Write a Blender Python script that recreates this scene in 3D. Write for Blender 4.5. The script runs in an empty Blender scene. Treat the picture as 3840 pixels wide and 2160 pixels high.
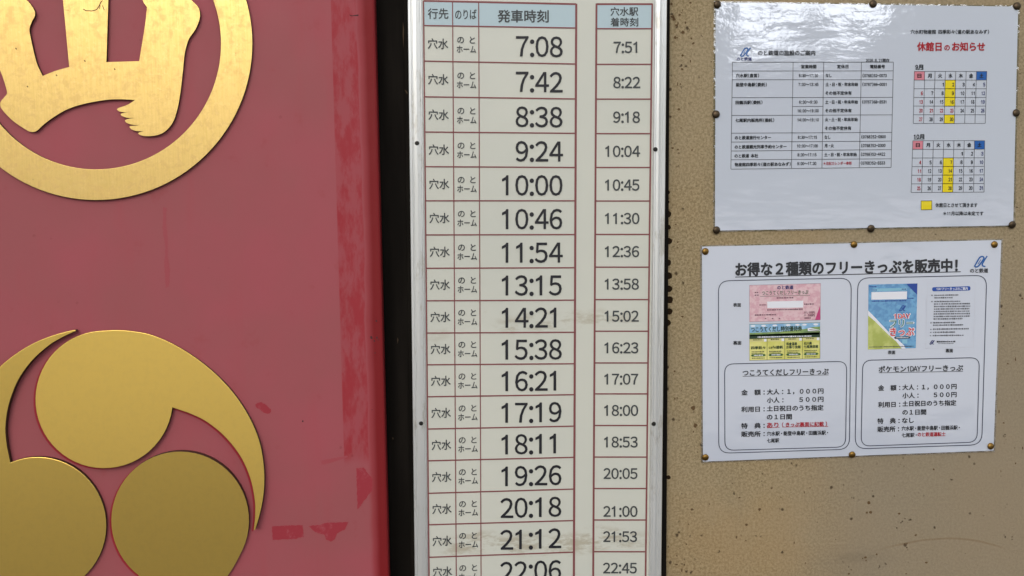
import bpy, bmesh, math, random
import numpy as np
from mathutils import Matrix, Vector, Euler
R = math.radians
random.seed(7)
SC = bpy.context.scene
COL = SC.collection

# ---------------------------------------------------------------- camera
F = 3325.0                                   # focal length in pixels of the 3840 px wide photograph
CAM_POS = Vector((0.0, -1.24, 1.50))
cd = bpy.data.cameras.new('camera'); cam = bpy.data.objects.new('camera', cd); COL.objects.link(cam)
cd.sensor_width = 36.0; cd.lens = 36.0*F/3840.0; cd.clip_start = 0.01; cd.clip_end = 3000
cam.matrix_world = (Matrix.Translation(CAM_POS) @ Matrix.Rotation(R(-4.75), 4, 'Z') @
                    Matrix.Rotation(R(90-4.9), 4, 'X') @ Matrix.Rotation(R(-0.25), 4, 'Z'))
SC.camera = cam
RM = np.array(cam.matrix_world.to_3x3()); CP = np.array(CAM_POS)
# ---------------------------------------------------------------- world, sun, exposure
SUN_EL, SUN_AZ = R(30), R(198)               # veiled sun over the street, high to the left
w = bpy.data.worlds.new('World'); SC.world = w; w.use_nodes = True
nt = w.node_tree; sky = nt.nodes.new('ShaderNodeTexSky'); sky.sky_type = 'NISHITA'; sky.sun_disc = False
sky.sun_elevation = SUN_EL; sky.sun_rotation = SUN_AZ
sky.air_density = 1.0; sky.dust_density = 4.0; sky.ozone_density = 0.6
tc = nt.nodes.new('ShaderNodeTexCoord'); mp = nt.nodes.new('ShaderNodeMapping'); mp.inputs['Scale'].default_value = (1, 1, 2.6)
cn = nt.nodes.new('ShaderNodeTexNoise'); cn.inputs['Scale'].default_value = 5.5; cn.inputs['Detail'].default_value = 7; cn.inputs['Roughness'].default_value = .55
cr = nt.nodes.new('ShaderNodeMapRange'); cr.interpolation_type = 'SMOOTHSTEP'
for i_, x_ in enumerate((.40, .58, 0.0, .75)): cr.inputs[i_+1].default_value = x_
cm_ = nt.nodes.new('ShaderNodeMix'); cm_.data_type = 'RGBA'; cm_.inputs[7].default_value = (20, 20.5, 21.5, 1)     # bright broken cloud, added to strengthen the reflected sky
nt.links.new(tc.outputs['Generated'], mp.inputs[0]); nt.links.new(mp.outputs[0], cn.inputs['Vector']); nt.links.new(cn.outputs['Fac'], cr.inputs[0])
nt.links.new(cr.outputs[0], cm_.inputs[0]); nt.links.new(sky.outputs[0], cm_.inputs[6])
# bright band added low in the sky for the glare on the upper notice
sz = nt.nodes.new('ShaderNodeSeparateXYZ'); nt.links.new(tc.outputs['Generated'], sz.inputs[0])
b1 = nt.nodes.new('ShaderNodeMapRange'); b1.interpolation_type = 'SMOOTHSTEP'; nt.links.new(sz.outputs['Z'], b1.inputs[0])
for i_, x_ in enumerate((.31, .24, 0.0, .9)): b1.inputs[i_+1].default_value = x_
c2 = nt.nodes.new('ShaderNodeMix'); c2.data_type = 'RGBA'; c2.inputs[7].default_value = (38, 40, 43, 1)
nt.links.new(b1.outputs[0], c2.inputs[0]); nt.links.new(cm_.outputs[2], c2.inputs[6]); nt.links.new(c2.outputs[2], nt.nodes['Background'].inputs[0])
nt.nodes['Background'].inputs[1].default_value = 0.13
sl = bpy.data.lights.new('sun', 'SUN'); sl.energy = 1.0; sl.angle = R(35); sl.color = (1.0, 0.985, 0.95)
so = bpy.data.objects.new('sun', sl); COL.objects.link(so)
sdir = Vector((math.sin(SUN_AZ)*math.cos(SUN_EL), math.cos(SUN_AZ)*math.cos(SUN_EL), math.sin(SUN_EL)))
so.rotation_euler = sdir.to_track_quat('Z', 'Y').to_euler()
so.location = (-2, -5, 5)
SC.view_settings.view_transform = 'Standard'; SC.view_settings.look = 'None'
SC.view_settings.exposure = -0.55; SC.view_settings.gamma = 1.0

# ---------------------------------------------------------------- helpers
def at(uv, off):
    """points of the photograph (3840x2160 px) onto the plane lying `off` metres in front of the wall"""
    uv = np.asarray(uv, float).reshape(-1, 2); off = np.broadcast_to(np.asarray(off, float), (len(uv),))
    d = np.stack([(uv[:, 0]-1920)/F, -(uv[:, 1]-1080)/F, -np.ones(len(uv))], 1) @ RM.T
    t = (-off-CP[1])/d[:, 1]
    return CP + d*t[:, None]
def pt(u, v, off=0.0): return Vector(at([(u, v)], off)[0])

def lin(c):
    return tuple((x/255/12.92 if x/255 <= .04045 else ((x/255+.055)/1.055)**2.4) for x in c)
class N:
    """tiny node-building helper"""
    def __init__(s, name):
        s.m = bpy.data.materials.new(name); s.m.use_nodes = True; s.t = s.m.node_tree
        s.b = s.t.nodes['Principled BSDF']; s.out = s.t.nodes['Material Output']
        s.geo = s.t.nodes.new('ShaderNodeNewGeometry').outputs['Position']
    def val(s, x, sock):
        if hasattr(x, 'is_output'): s.t.links.new(x, sock)
        else: sock.default_value = x
    def math(s, op, a, b=0.0, c=0.0, clamp=False):
        n = s.t.nodes.new('ShaderNodeMath'); n.operation = op; n.use_clamp = clamp
        s.val(a, n.inputs[0]); s.val(b, n.inputs[1])
        if op in ('MULTIPLY_ADD', 'SMOOTH_MIN'): s.val(c, n.inputs[2])
        return n.outputs[0]
    def noise(s, scale, detail=4, rough=.55, vec=None, stretch=None, dist=0.0):
        n = s.t.nodes.new('ShaderNodeTexNoise'); n.inputs['Scale'].default_value = scale
        n.inputs['Detail'].default_value = detail; n.inputs['Roughness'].default_value = rough
        n.inputs['Distortion'].default_value = dist
        v = vec or s.geo
        if stretch: v = s.scale(v, stretch)
        s.t.links.new(v, n.inputs['Vector']); return n.outputs['Fac']
    def scale(s, v, k):
        n = s.t.nodes.new('ShaderNodeVectorMath'); n.operation = 'MULTIPLY'; s.t.links.new(v, n.inputs[0])
        n.inputs[1].default_value = k; return n.outputs[0]
    def vor(s, scale, feature='F1', rnd=1.0):
        n = s.t.nodes.new('ShaderNodeTexVoronoi'); n.feature = feature; n.inputs['Scale'].default_value = scale
        n.inputs['Randomness'].default_value = rnd
        s.t.links.new(s.geo, n.inputs['Vector']); return n
    def ramp(s, x, lo, hi, a=0.0, b=1.0):
        n = s.t.nodes.new('ShaderNodeMapRange'); n.interpolation_type = 'SMOOTHSTEP'
        s.val(x, n.inputs[0]); n.inputs[1].default_value = lo; n.inputs[2].default_value = hi
        n.inputs[3].default_value = a; n.inputs[4].default_value = b; return n.outputs[0]
    def mix(s, f, a, b, mode='MIX'):
        n = s.t.nodes.new('ShaderNodeMix'); n.data_type = 'RGBA'; n.blend_type = mode
        s.val(f, n.inputs[0])
        for x, i in ((a, 6), (b, 7)):
            if hasattr(x, 'is_output'): s.t.links.new(x, n.inputs[i])
            else: n.inputs[i].default_value = (*x[:3], 1)
        return n.outputs[2]
    def xyz(s):
        n = s.t.nodes.new('ShaderNodeSeparateXYZ'); s.t.links.new(s.geo, n.inputs[0]); return n.outputs
    def bump(s, h, strength, dist, sock='Normal'):
        n = s.t.nodes.new('ShaderNodeBump'); n.inputs['Strength'].default_value = strength
        n.inputs['Distance'].default_value = dist; s.t.links.new(h, n.inputs['Height'])
        s.t.links.new(n.outputs[0], s.b.inputs[sock]); return n.outputs[0]
    def set(s, **k):
        for a, x in k.items():
            a = a.replace('_', ' '); sock = s.b.inputs[a]
            if isinstance(x, tuple): x = (*x[:3], 1)
            s.val(x, sock)
        return s

class MB:
    """collects faces given in photograph pixels plus a depth; build() turns them into ONE mesh"""
    def __init__(s): s.v = []; s.f = []; s.mi = []; s.n = 0
    def add(s, uv, off, faces, mi=0):
        uv = np.asarray(uv, float).reshape(-1, 2)
        off = np.broadcast_to(np.asarray(off, float), (len(uv),))
        s.v.append(at(uv, off)); b = s.n
        for f in faces: s.f.append([b+i for i in f]); s.mi.append(mi)
        s.n += len(uv)
    def world(s, P, faces, mi=0):
        P = np.asarray(P, float).reshape(-1, 3); s.v.append(P); b = s.n
        for f in faces: s.f.append([b+i for i in f]); s.mi.append(mi)
        s.n += len(P)
    def poly(s, pts, off, mi=0): s.add(pts, off, [list(range(len(pts)))[::-1]], mi)
    def solid(s, pts, off, back, mi=0, side=None):
        """outline at depth `off`, pushed straight back to depth `back` (world extrusion)"""
        A = at(pts, off); B = A.copy(); B[:, 1] = -back; n = len(A)
        P = np.concatenate([A, B]); side = mi if side is None else side
        s.world(P, [list(range(n))[::-1], [n+i for i in range(n)]], mi)
        b = s.n-2*n
        for i in range(n):
            j = (i+1) % n; s.f.append([b+i, b+j, b+n+j, b+n+i]); s.mi.append(side)
    def ring(s, outer, inner, off, back, mi=0, side=None):
        A = at(outer, off); B = at(inner, off); A2 = A.copy(); A2[:, 1] = -back; B2 = B.copy(); B2[:, 1] = -back
        n = len(A); side = mi if side is None else side
        s.world(np.concatenate([A, B, A2, B2]), []); b = s.n-4*n
        for i in range(n):
            j = (i+1) % n
            for q, m in (((i, j, n+j, n+i), mi), ((i, j, 2*n+j, 2*n+i), side), ((n+i, n+j, 3*n+j, 3*n+i), side), ((2*n+i, 2*n+j, 3*n+j, 3*n+i), side)):
                s.f.append([b+x for x in q]); s.mi.append(m)
    def line(s, pts, wd, off, mi=0, closed=False):
        pts = [np.array(p, float) for p in pts]; n = len(pts)
        L, Rr = [], []
        for i in range(n):
            if closed: a, b = pts[i-1], pts[(i+1) % n]
            else: a, b = pts[max(i-1, 0)], pts[min(i+1, n-1)]
            d = b-a; d = d/(np.hypot(*d)+1e-9); nn = np.array([-d[1], d[0]])*wd/2
            L.append(pts[i]+nn); Rr.append(pts[i]-nn)
        m = n if closed else n-1
        s.add(L+Rr, off, [[i, (i+1) % n, n+(i+1) % n, n+i] for i in range(m)], mi)
    def build(s, name, mats, parent=None, smooth=False, recalc=False):
        me = bpy.data.meshes.new(name)
        V = np.concatenate(s.v) if s.v else np.zeros((0, 3))
        if parent is not None: V = V-np.array(origin(parent))
        me.from_pydata([tuple(x) for x in V], [], s.f)
        for m in (mats if isinstance(mats, (list, tuple)) else [mats]): me.materials.append(m)
        me.polygons.foreach_set('material_index', s.mi)
        if recalc:
            bm = bmesh.new(); bm.from_mesh(me); bmesh.ops.recalc_face_normals(bm, faces=bm.faces); bm.to_mesh(me); bm.free()
        if smooth: me.polygons.foreach_set('use_smooth', [True]*len(me.polygons))
        me.update()
        o = bpy.data.objects.new(name, me); COL.objects.link(o)
        if parent is not None: o.parent = parent
        return o
def origin(o):
    p = Vector((0, 0, 0))
    while o is not None: p += o.location; o = o.parent
    return p
def tag(o, label, cat, group=None, kind=None):
    if label: o['label'] = label
    if cat: o['category'] = cat
    if group: o['group'] = group
    if kind: o['kind'] = kind
    return o
def thing(name, loc, label, cat, group=None):
    o = bpy.data.objects.new(name, None); COL.objects.link(o); o.location = loc; o.empty_display_size = .05
    return tag(o, label, cat, group)
def bevel(o, wdt, seg=2, ang=40):
    m = o.modifiers.new('bevel', 'BEVEL'); m.width = wdt; m.segments = seg; m.limit_method = 'ANGLE'; m.angle_limit = R(ang)
def spline(pts, sub=8, closed=True):
    """Catmull-Rom; a point with a third value is a sharp corner"""
    n = len(pts); out = []
    for i in range(n if closed else n-1):
        p1, p2 = pts[i], pts[(i+1) % n]
        p0 = pts[(i-1) % n] if closed or i > 0 else p1
        p3 = pts[(i+2) % n] if closed or i < n-2 else p2
        a, b = np.array(p1[:2], float), np.array(p2[:2], float)
        m1 = (b-np.array(p0[:2], float))/2 if len(p1) < 3 else (b-a)*.5
        m2 = (np.array(p3[:2], float)-a)/2 if len(p2) < 3 else (b-a)*.5
        L = np.hypot(*(b-a))
        for m in (m1, m2):
            k = np.hypot(*m)
            if k > L: m *= L/k
        k = max(1, min(sub, int(L/4)))
        for q in range(k):
            t = q/k; h = 2*t**3-3*t*t+1, t**3-2*t*t+t, -2*t**3+3*t*t, t**3-t*t
            out.append(tuple(h[0]*a+h[1]*m1+h[2]*b+h[3]*m2))
    return out

# ---------------------------------------------------------------- lettering: glyph outlines of Blender's built-in font
GLYPH = {}
WIDE = {chr(0x21+i): chr(0xFF01+i) for i in range(94)}      # ascii -> full width form of the gothic face
def need(strings):
    chars = sorted({WIDE.get(c, c) for s in strings for c in s if c not in ' \u3000' and c not in '1'} - set(GLYPH))
    obs = []
    for c in chars:
        cu = bpy.data.curves.new('glyph', 'FONT'); cu.body = c; cu.resolution_u = 3
        o = bpy.data.objects.new('glyph', cu); COL.objects.link(o); obs.append(o)
    dg = bpy.context.evaluated_depsgraph_get(); dg.update()
    for c, o in zip(chars, obs):
        ev = o.evaluated_get(dg); me = ev.to_mesh()
        V = np.array([v.co[:2] for v in me.vertices]).reshape(-1, 2); Fc = [list(p.vertices) for p in me.polygons]
        if c in '：（）．－' and len(V): V[:, 0] += .5-(V[:, 0].min()+V[:, 0].max())/2
        GLYPH[c] = (V, Fc); ev.to_mesh_clear()
    for o in obs:
        cu = o.data; bpy.data.objects.remove(o); bpy.data.curves.remove(cu)
GLYPH['1'] = (np.array([(.46, 0), (.555, 0), (.555, .735), (.485, .735), (.44, .67), (.30, .60), (.30, .52), (.46, .585)]), [[0, 1, 2, 3, 4, 7], [4, 5, 6, 7]])
def glyph(c):
    return GLYPH[c] if c == '1' else GLYPH[WIDE.get(c, c)]
def bold_shifts(b):
    if b <= 0: return [(0, 0)]
    return [(b*math.cos(a), b*math.sin(a)) for a in [i*math.pi/3 for i in range(6)]]
def put(mb, c, x, yc, em, sx, off, mi, bold=0.0, slope=0.0, x_ref=None):
    """one glyph whose cell centre is x"""
    V, Fc = glyph(c)
    for k, (dx, dy) in enumerate(bold_shifts(bold)):
        X = x+((V[:, 0]-.5)+dx)*em*sx
        Y = yc-((V[:, 1]-.375)+dy)*em
        if slope: Y = Y+(X-(x if x_ref is None else x_ref))*slope
        mb.add(np.stack([X, Y], 1), off+k*1.2e-5, Fc, mi)
def text(mb, s, x0, x1, yc, em, off, mi=0, bold=.012, slope=0.0, small=''):
    """string fitted so that its ink runs from x0 to x1; yc is the line's centre at mid length"""
    need([s]); pen = 0.0; cells = []
    for c in s:
        adv = .5 if (ord(c) < 128 and c != ' ') else (.45 if c == ' ' else 1.0)
        if c == '・': adv = .8
        cells.append((c, pen+adv/2, adv)); pen += adv
    lo, hi = 1e9, -1e9; items = []
    for c, cx, adv in cells:
        if c in ' \u3000': continue
        V, Fc = glyph(c); k = .72 if c in small else 1.0
        kx = k*(.78 if (adv == .5 and c.isalnum()) else 1.0)
        items.append((c, cx, kx, k)); lo = min(lo, cx+(V[:, 0].min()-.5)*kx); hi = max(hi, cx+(V[:, 0].max()-.5)*kx)
    sx = (x1-x0)/(hi-lo); xm = (x0+x1)/2
    for c, cx, kx, k in items:
        X = x0+(cx-lo)*sx
        put(mb, c, X, yc+(X-xm)*slope+(em*.10 if k < 1 else 0), em*k, sx*kx/(em*k), off, mi, bold, slope, X)

# ---------------------------------------------------------------- materials
def flat(name, rgb, rough=.55, spec=.35, metallic=0.0):
    n = N(name); n.set(Base_Color=lin(rgb), Roughness=rough, Metallic=metallic); n.b.inputs['Specular IOR Level'].default_value = spec
    return n.m
def xw(u, v=1080, off=0.0): return pt(u, v, off).x
def zw(v, u=1920, off=0.0): return pt(u, v, off).z

def wall_material():
    n = N('particle_board'); x, y, z = n.xyz()
    chips = n.noise(260, 5, .65); fine = n.noise(620, 3, .7); big = n.noise(5, 3, .5)
    c = n.mix(n.ramp(chips, .32, .68), lin((126, 111, 81)), lin((168, 151, 119)))
    c = n.mix(n.ramp(fine, .50, .75, 0, .55), c, lin((180, 167, 134)))
    c = n.mix(n.ramp(fine, .46, .28, 0, .6), c, lin((98, 79, 54)))
    c = n.mix(n.ramp(big, .40, .70, 0, .4), c, lin((160, 146, 120)))
    c = n.mix(n.ramp(n.noise(2.6, 4, .6), .45, .68, 0, .35), c, lin((162, 131, 88)))
    c = n.mix(n.ramp(n.noise(9, 5, .65, stretch=(1.4, 1, .5)), .54, .74, 0, .30), c, lin((112, 100, 78)))
    # greyer, weathered towards the lower right of the panel
    gx = n.ramp(x, xw(2850), xw(3350)); gz = n.ramp(z, zw(700), zw(1500), .35, 1)
    c = n.mix(n.math('MULTIPLY', n.math('MULTIPLY', gx, gz), .7), c, lin((140, 129, 111)))
    # dark pits where chips fell out
    v = n.vor(150); gate = n.noise(24, 3, .6)
    pit = n.math('MULTIPLY', n.ramp(v.outputs['Distance'], .26, .12), n.ramp(gate, .60, .68))
    v2 = n.vor(75); near = n.ramp(x, xw(2700), xw(2510))
    sel = n.math('GREATER_THAN', n.math('ADD', n.noise(60, 2), n.math('MULTIPLY', near, .10)), .60)
    pit2 = n.math('MULTIPLY', n.ramp(n.math('ADD', v2.outputs['Distance'], n.math('MULTIPLY', n.noise(300, 2), .25)), .38, .22), sel)
    p = n.math('MAXIMUM', pit, pit2)
    c = n.mix(n.math('MULTIPLY', p, .85), c, lin((62, 46, 32)))
    # grey grime patch low on the panel and a rubbed arc
    def blob(u, v_, ru, rv):
        ax = n.math('DIVIDE', n.math('SUBTRACT', x, xw(u, v_)), ru); az = n.math('DIVIDE', n.math('SUBTRACT', z, zw(v_, u)), rv)
        return n.math('ADD', n.math('MULTIPLY', ax, ax), n.math('MULTIPLY', az, az))
    d = n.math('ADD', blob(3190, 2110, .09, .035), n.math('MULTIPLY', n.noise(40, 4), 1.3))
    c = n.mix(n.ramp(d, 1.6, .7, 0, .14), c, lin((112, 104, 92)))
    sp = n.math('MULTIPLY', n.ramp(n.math('ADD', blob(3205, 2092, .05, .012), n.noise(160, 3)), 1.0, .72), .10)
    c = n.mix(sp, c, lin((48, 40, 34)))
    cx, cz = xw(3520, 2020), zw(2020, 3520)-.30
    rr = n.math('SQRT', n.math('ADD', n.math('POWER', n.math('SUBTRACT', x, cx), 2), n.math('POWER', n.math('SUBTRACT', z, cz), 2)))
    arc = n.math('MULTIPLY', n.ramp(n.math('ABSOLUTE', n.math('SUBTRACT', n.math('ADD', rr, n.math('MULTIPLY', n.noise(12, 2), .006)), .303)), .0022, .0006), n.math('MULTIPLY', n.ramp(x, xw(3270, 2030), xw(3400, 2030)), n.ramp(x, xw(3800, 2030), xw(3700, 2030))))
    c = n.mix(n.math('MULTIPLY', arc, .32), c, lin((112, 82, 48)))
    n.set(Base_Color=c, Roughness=.82); n.b.inputs['Specular IOR Level'].default_value = .2
    h = n.math('SUBTRACT', n.math('ADD', chips, n.math('MULTIPLY', fine, .5)), n.math('MULTIPLY', p, 1.2))
    n.bump(h, .5, .0012); return n.m

def patch_material():
    n = N('fresh_red_paint'); k = n.noise(70, 5, .75)
    n.set(Base_Color=n.mix(n.ramp(k, .50, .66, 0, .75), lin((152, 52, 62)), lin((162, 78, 86))), Roughness=.55); n.b.inputs['Specular IOR Level'].default_value = .2; return n.m
def red_material():
    n = N('faded_red_paint'); x, y, z = n.xyz()
    big = n.noise(7, 4, .55); mid = n.noise(32, 4, .6); streak = n.noise(30, 3, .6, stretch=(1, 1, .12))
    c = n.mix(n.ramp(big, .3, .7), lin((161, 81, 89)), lin((153, 83, 87)))
    c = n.mix(n.ramp(streak, .5, .8, 0, .25), c, lin((166, 68, 76)))
    c = n.mix(n.ramp(mid, .62, .74, 0, .35), c, lin((150, 68, 72)))
    spots = n.vor(55); c = n.mix(n.math('MULTIPLY', n.ramp(spots.outputs['Distance'], .16, .08), n.ramp(n.noise(20, 2), .60, .66, 0, .5)), c, lin((122, 56, 60)))
    # unfaded edge strip and the ghost of a peeled tape running down beside it (board edge leans)
    e0, e1 = pt(1404, 0, .045), pt(1458, 2160, .045)
    k = (e1.x-e0.x)/(e1.z-e0.z)
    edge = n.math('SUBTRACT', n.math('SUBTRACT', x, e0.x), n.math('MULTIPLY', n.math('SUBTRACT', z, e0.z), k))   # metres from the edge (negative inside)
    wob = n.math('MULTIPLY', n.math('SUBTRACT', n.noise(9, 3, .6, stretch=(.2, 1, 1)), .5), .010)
    e = n.math('ADD', edge, wob)
    w_px = .00039
    tape_r = n.ramp(e, -62*w_px, -56*w_px, 1, 0)
    tape = n.math('MULTIPLY', n.ramp(edge, -146*w_px, -142*w_px), tape_r)
    patch = n.ramp(n.noise(60, 4, .7, stretch=(1, 1, .35)), .38, .62, .35, 1)
    gone = n.ramp(z, zw(1750, 1380, .045), zw(1690, 1380, .045))
    c = n.mix(n.math('MULTIPLY', n.math('MULTIPLY', n.math('MULTIPLY', tape, patch), gone), .95), c, lin((152, 46, 54)))
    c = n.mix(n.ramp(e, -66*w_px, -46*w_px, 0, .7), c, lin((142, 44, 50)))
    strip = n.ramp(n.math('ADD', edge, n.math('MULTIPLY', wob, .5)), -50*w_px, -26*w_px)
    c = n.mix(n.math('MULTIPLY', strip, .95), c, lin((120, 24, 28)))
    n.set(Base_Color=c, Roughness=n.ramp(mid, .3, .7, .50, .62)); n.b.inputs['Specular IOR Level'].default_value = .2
    n.bump(n.noise(90, 4), .12, .001); return n.m

def gold_material(name, stain, a=(0.80, 0.57, 0.23), rough=.36, brush=1.0):
    n = N(name); x, y, z = n.xyz()
    grain = n.noise(90, 3, .6, stretch=(6, 6, .25)); mott = n.noise(95, 6, .75, dist=.4)
    c = n.mix(n.ramp(grain, .35, .7, 0, brush), a, (a[0]*.93, a[1]*.92, a[2]*.85))
    c = n.mix(n.ramp(n.noise(160, 5, .75), .52, .66, 0, stain*.8), c, (min(a[0]*1.15, .95), a[1]*1.2, a[2]*1.5))
    c = n.mix(n.ramp(mott, .46, .62, 0, stain), c, (.55, .36, .14))
    sp = n.vor(120); c = n.mix(n.math('MULTIPLY', n.ramp(sp.outputs['Distance'], .2, .08), n.ramp(n.noise(18, 3), .58, .66, 0, stain)), c, (.22, .13, .06))
    n.set(Base_Color=c, Metallic=.85, Roughness=n.math('ADD', n.ramp(mott, .4, .65, 0, stain*.25), rough))
    n.bump(n.noise(70, 2, stretch=(3, 3, .4)), .04*brush, .001); return n.m

def paper_material(name, rgb, strength=.6):
    """printed sheet under a wrinkled glossy lamination film"""
    n = N(name); n.set(Base_Color=lin(rgb), Roughness=.6); n.b.inputs['Specular IOR Level'].default_value = .25
    lam(n, strength); return n.m
def lam(n, strength=.6):
    n.b.inputs['Coat Weight'].default_value = 1.0; n.b.inputs['Coat Roughness'].default_value = .03; n.b.inputs['Coat IOR'].default_value = 2.4
    h = n.math('ADD', n.math('MULTIPLY', n.noise(11, 1.5, .5, dist=.3), .42), n.math('ADD', n.math('MULTIPLY', n.noise(170, 2, .5), .03), n.math('MULTIPLY', n.noise(45, 2, .5, stretch=(.4, 1, 1.5)), .09)))
    x = n.xyz()[0]      # the film is more crumpled along its outer edge, where the pins pull it
    h = n.math('ADD', h, n.math('MULTIPLY', n.ramp(x, xw(3700, 500), xw(3800, 500)), n.math('MULTIPLY', n.noise(75, 3, .6), .16)))
    h = n.math('ADD', h, n.math('MULTIPLY', n.noise(420, 2, .6), .008))
    n.bump(h, strength, .006, 'Coat Normal')
def ink(name, rgb, coat=True):
    n = N(name); n.set(Base_Color=lin(rgb), Roughness=.5); n.b.inputs['Specular IOR Level'].default_value = .25
    if coat:
        lam(n); n.b.inputs['Coat IOR'].default_value = 1.5
    return n.m

def sheet_material():
    n = N('timetable_print'); x, y, z = n.xyz()
    c = n.mix(n.ramp(n.noise(6, 3), .3, .7), lin((204, 205, 194)), lin((199, 201, 191)))
    def band(v, u0, u1, hw, amp, seed):
        b = n.math('DIVIDE', n.math('ABSOLUTE', n.math('SUBTRACT', n.math('ADD', z, n.math('MULTIPLY', n.math('SUBTRACT', n.noise(14, 3, .6, stretch=(1, 1, .3)), .5), .05)), zw(v, (u0+u1)/2, .02))), hw)
        gx = n.math('MULTIPLY', n.ramp(x, xw(u0, v, .02)-.01, xw(u0, v, .02)+.03), n.ramp(x, xw(u1, v, .02)+.02, xw(u1, v, .02)-.05))
        return n.math('MULTIPLY', n.math('MULTIPLY', n.ramp(b, 1.0, .25), gx), n.math('MULTIPLY', n.ramp(n.noise(55+seed, 5, .7, stretch=(.5, 1, 1.5)), .44, .62), amp))
    s = n.math('MAXIMUM', band(1200, 1850, 2380, .016, .5, 0), band(2045, 1650, 2440, .022, .6, 9))
    s = n.math('MAXIMUM', s, band(1255, 1600, 1680, .012, .6, 4))
    s = n.math('MAXIMUM', s, n.ramp(n.noise(28, 5, .7), .68, .80, 0, .25))
    c = n.mix(s, c, lin((160, 148, 122)))
    n.set(Base_Color=c, Roughness=.34); n.b.inputs['Specular IOR Level'].default_value = .4
    n.bump(n.noise(10, 2), .05, .002); return n.m
def alu_material():
    n = N('aluminium'); x, y, z = n.xyz()
    dirt = n.math('MULTIPLY', n.ramp(n.noise(60, 5, .7, stretch=(1, 1, .3)), .56, .68), .6)
    c = n.mix(dirt, (.70, .71, .70), (.46, .44, .38))
    n.set(Base_Color=c, Metallic=.55, Roughness=n.ramp(n.noise(30, 3, stretch=(1, 1, .1)), .3, .7, .28, .42)); n.bump(n.noise(300, 2, stretch=(3, 1, .02)), .05, .0005)
    return n.m
def black_material():
    n = N('black_paint'); n.set(Base_Color=n.mix(n.ramp(n.noise(40, 4, stretch=(1, 1, .1)), .4, .75), (.006, .005, .004), (.012, .010, .008)), Roughness=.75)
    n.b.inputs['Specular IOR Level'].default_value = .06; return n.m
def film_material():
    n = N('clear_film'); n.t.nodes.remove(n.b)
    g = n.t.nodes.new('ShaderNodeBsdfGlossy'); g.inputs['Roughness'].default_value = .08; t = n.t.nodes.new('ShaderNodeBsdfTransparent')
    bp = n.t.nodes.new('ShaderNodeBump'); bp.inputs['Strength'].default_value = .35; bp.inputs['Distance'].default_value = .004
    n.t.links.new(n.noise(60, 3), bp.inputs['Height']); n.t.links.new(bp.outputs[0], g.inputs['Normal'])
    mx = n.t.nodes.new('ShaderNodeMixShader'); mx.inputs[0].default_value = .22
    n.t.links.new(t.outputs[0], mx.inputs[1]); n.t.links.new(g.outputs[0], mx.inputs[2]); n.t.links.new(mx.outputs[0], n.out.inputs[0]); return n.m

M = dict(wall=wall_material(), red=red_material(), gold_old=gold_material('tarnished_gold', .42, (.72, .51, .18)), gold=gold_material('satin_gold', .06, (.92, .63, .15), .31, .10),
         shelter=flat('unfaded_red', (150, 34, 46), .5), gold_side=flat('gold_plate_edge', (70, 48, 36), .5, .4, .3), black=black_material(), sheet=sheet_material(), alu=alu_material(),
         head=flat('header_blue', (176, 196, 203), .45), rule=flat('maroon_rule', (128, 72, 74), .5), ink=flat('timetable_black', (34, 34, 40), .5),
         ink2=flat('timetable_grey', (66, 70, 72), .5), deep=patch_material(), dark=flat('dark_scuff', (70, 34, 38), .7),
         hole=flat('hole_brown', (38, 27, 14), .9, .1), screw=flat('dark_screw', (48, 46, 44), .45, .5, .7), film=film_material(),
         brass=flat('brass', (136, 106, 56), .42, .5, 1.0), brass_dark=flat('aged_brass', (80, 68, 54), .42, .5, .9))

# ---------------------------------------------------------------- the setting
g = MB(); g.world([(-400, -600, 0), (400, -600, 0), (400, 200, 0), (-400, 200, 0)], [[0, 1, 2, 3]])
gm = N('concrete'); gm.set(Base_Color=gm.mix(gm.noise(3, 5), (.34, .325, .30), (.42, .40, .37)), Roughness=.9)
tag(g.build('ground', gm.m), None, None, kind='structure')
prof = [(-90, 10), (-60, 13), (-40, 14), (-20, 12), (-8, 10), (4, 10.5), (10, 13), (17, 15), (18.8, 14.8), (19.2, 10.0), (20, 10.6), (20.6, 11.2), (22.6, 11.0), (22.9, 14.5), (23.6, 14.2), (24.2, 11.4), (26.5, 11.2), (27.6, 11.8), (28.2, 15), (32, 15.5), (40, 14), (60, 12), (90, 10)]  # unseen ridge, its gaps shaped to place sky glare on the upper notice
h = MB(); P = []; rows = ((150, 0.0), (165, .6), (185, 1.0), (300, .8))
azs = np.arange(-88, 88.1, .25)
for d, k in rows:
    for a in azs:
        el = np.interp(a, *zip(*prof)) + .4*math.sin(a*1.9)+.3*math.sin(a*4.3+1)+.15*math.sin(a*11.7)
        P.append((d*math.sin(R(a)), -d*math.cos(R(a)), k*185*math.tan(R(el))-.5))
n = len(azs); h.world(P, [[r*n+i, r*n+i+1, (r+1)*n+i+1, (r+1)*n+i] for r in range(len(rows)-1) for i in range(n-1)])
rd = MB(); rd.world([(-60, -4.6, .004), (60, -4.6, .004), (60, -.05, .004), (-60, -.05, .004)], [[0, 1, 2, 3]])  # unseen dark strip added to darken reflections in the lower gold
am = N('dark_ground'); am.set(Base_Color=am.mix(am.noise(3, 5), (.045, .044, .042), (.075, .073, .070)), Roughness=.9)
tag(rd.build('dark_ground_strip', am.m), None, None, kind='structure')
hm = N('wooded_slope'); hm.set(Base_Color=hm.mix(hm.noise(.2, 6), (.025, .045, .018), (.075, .10, .04)), Roughness=.95)
tag(h.build('unseen_hills', hm.m, smooth=True), None, None, kind='structure')

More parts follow.
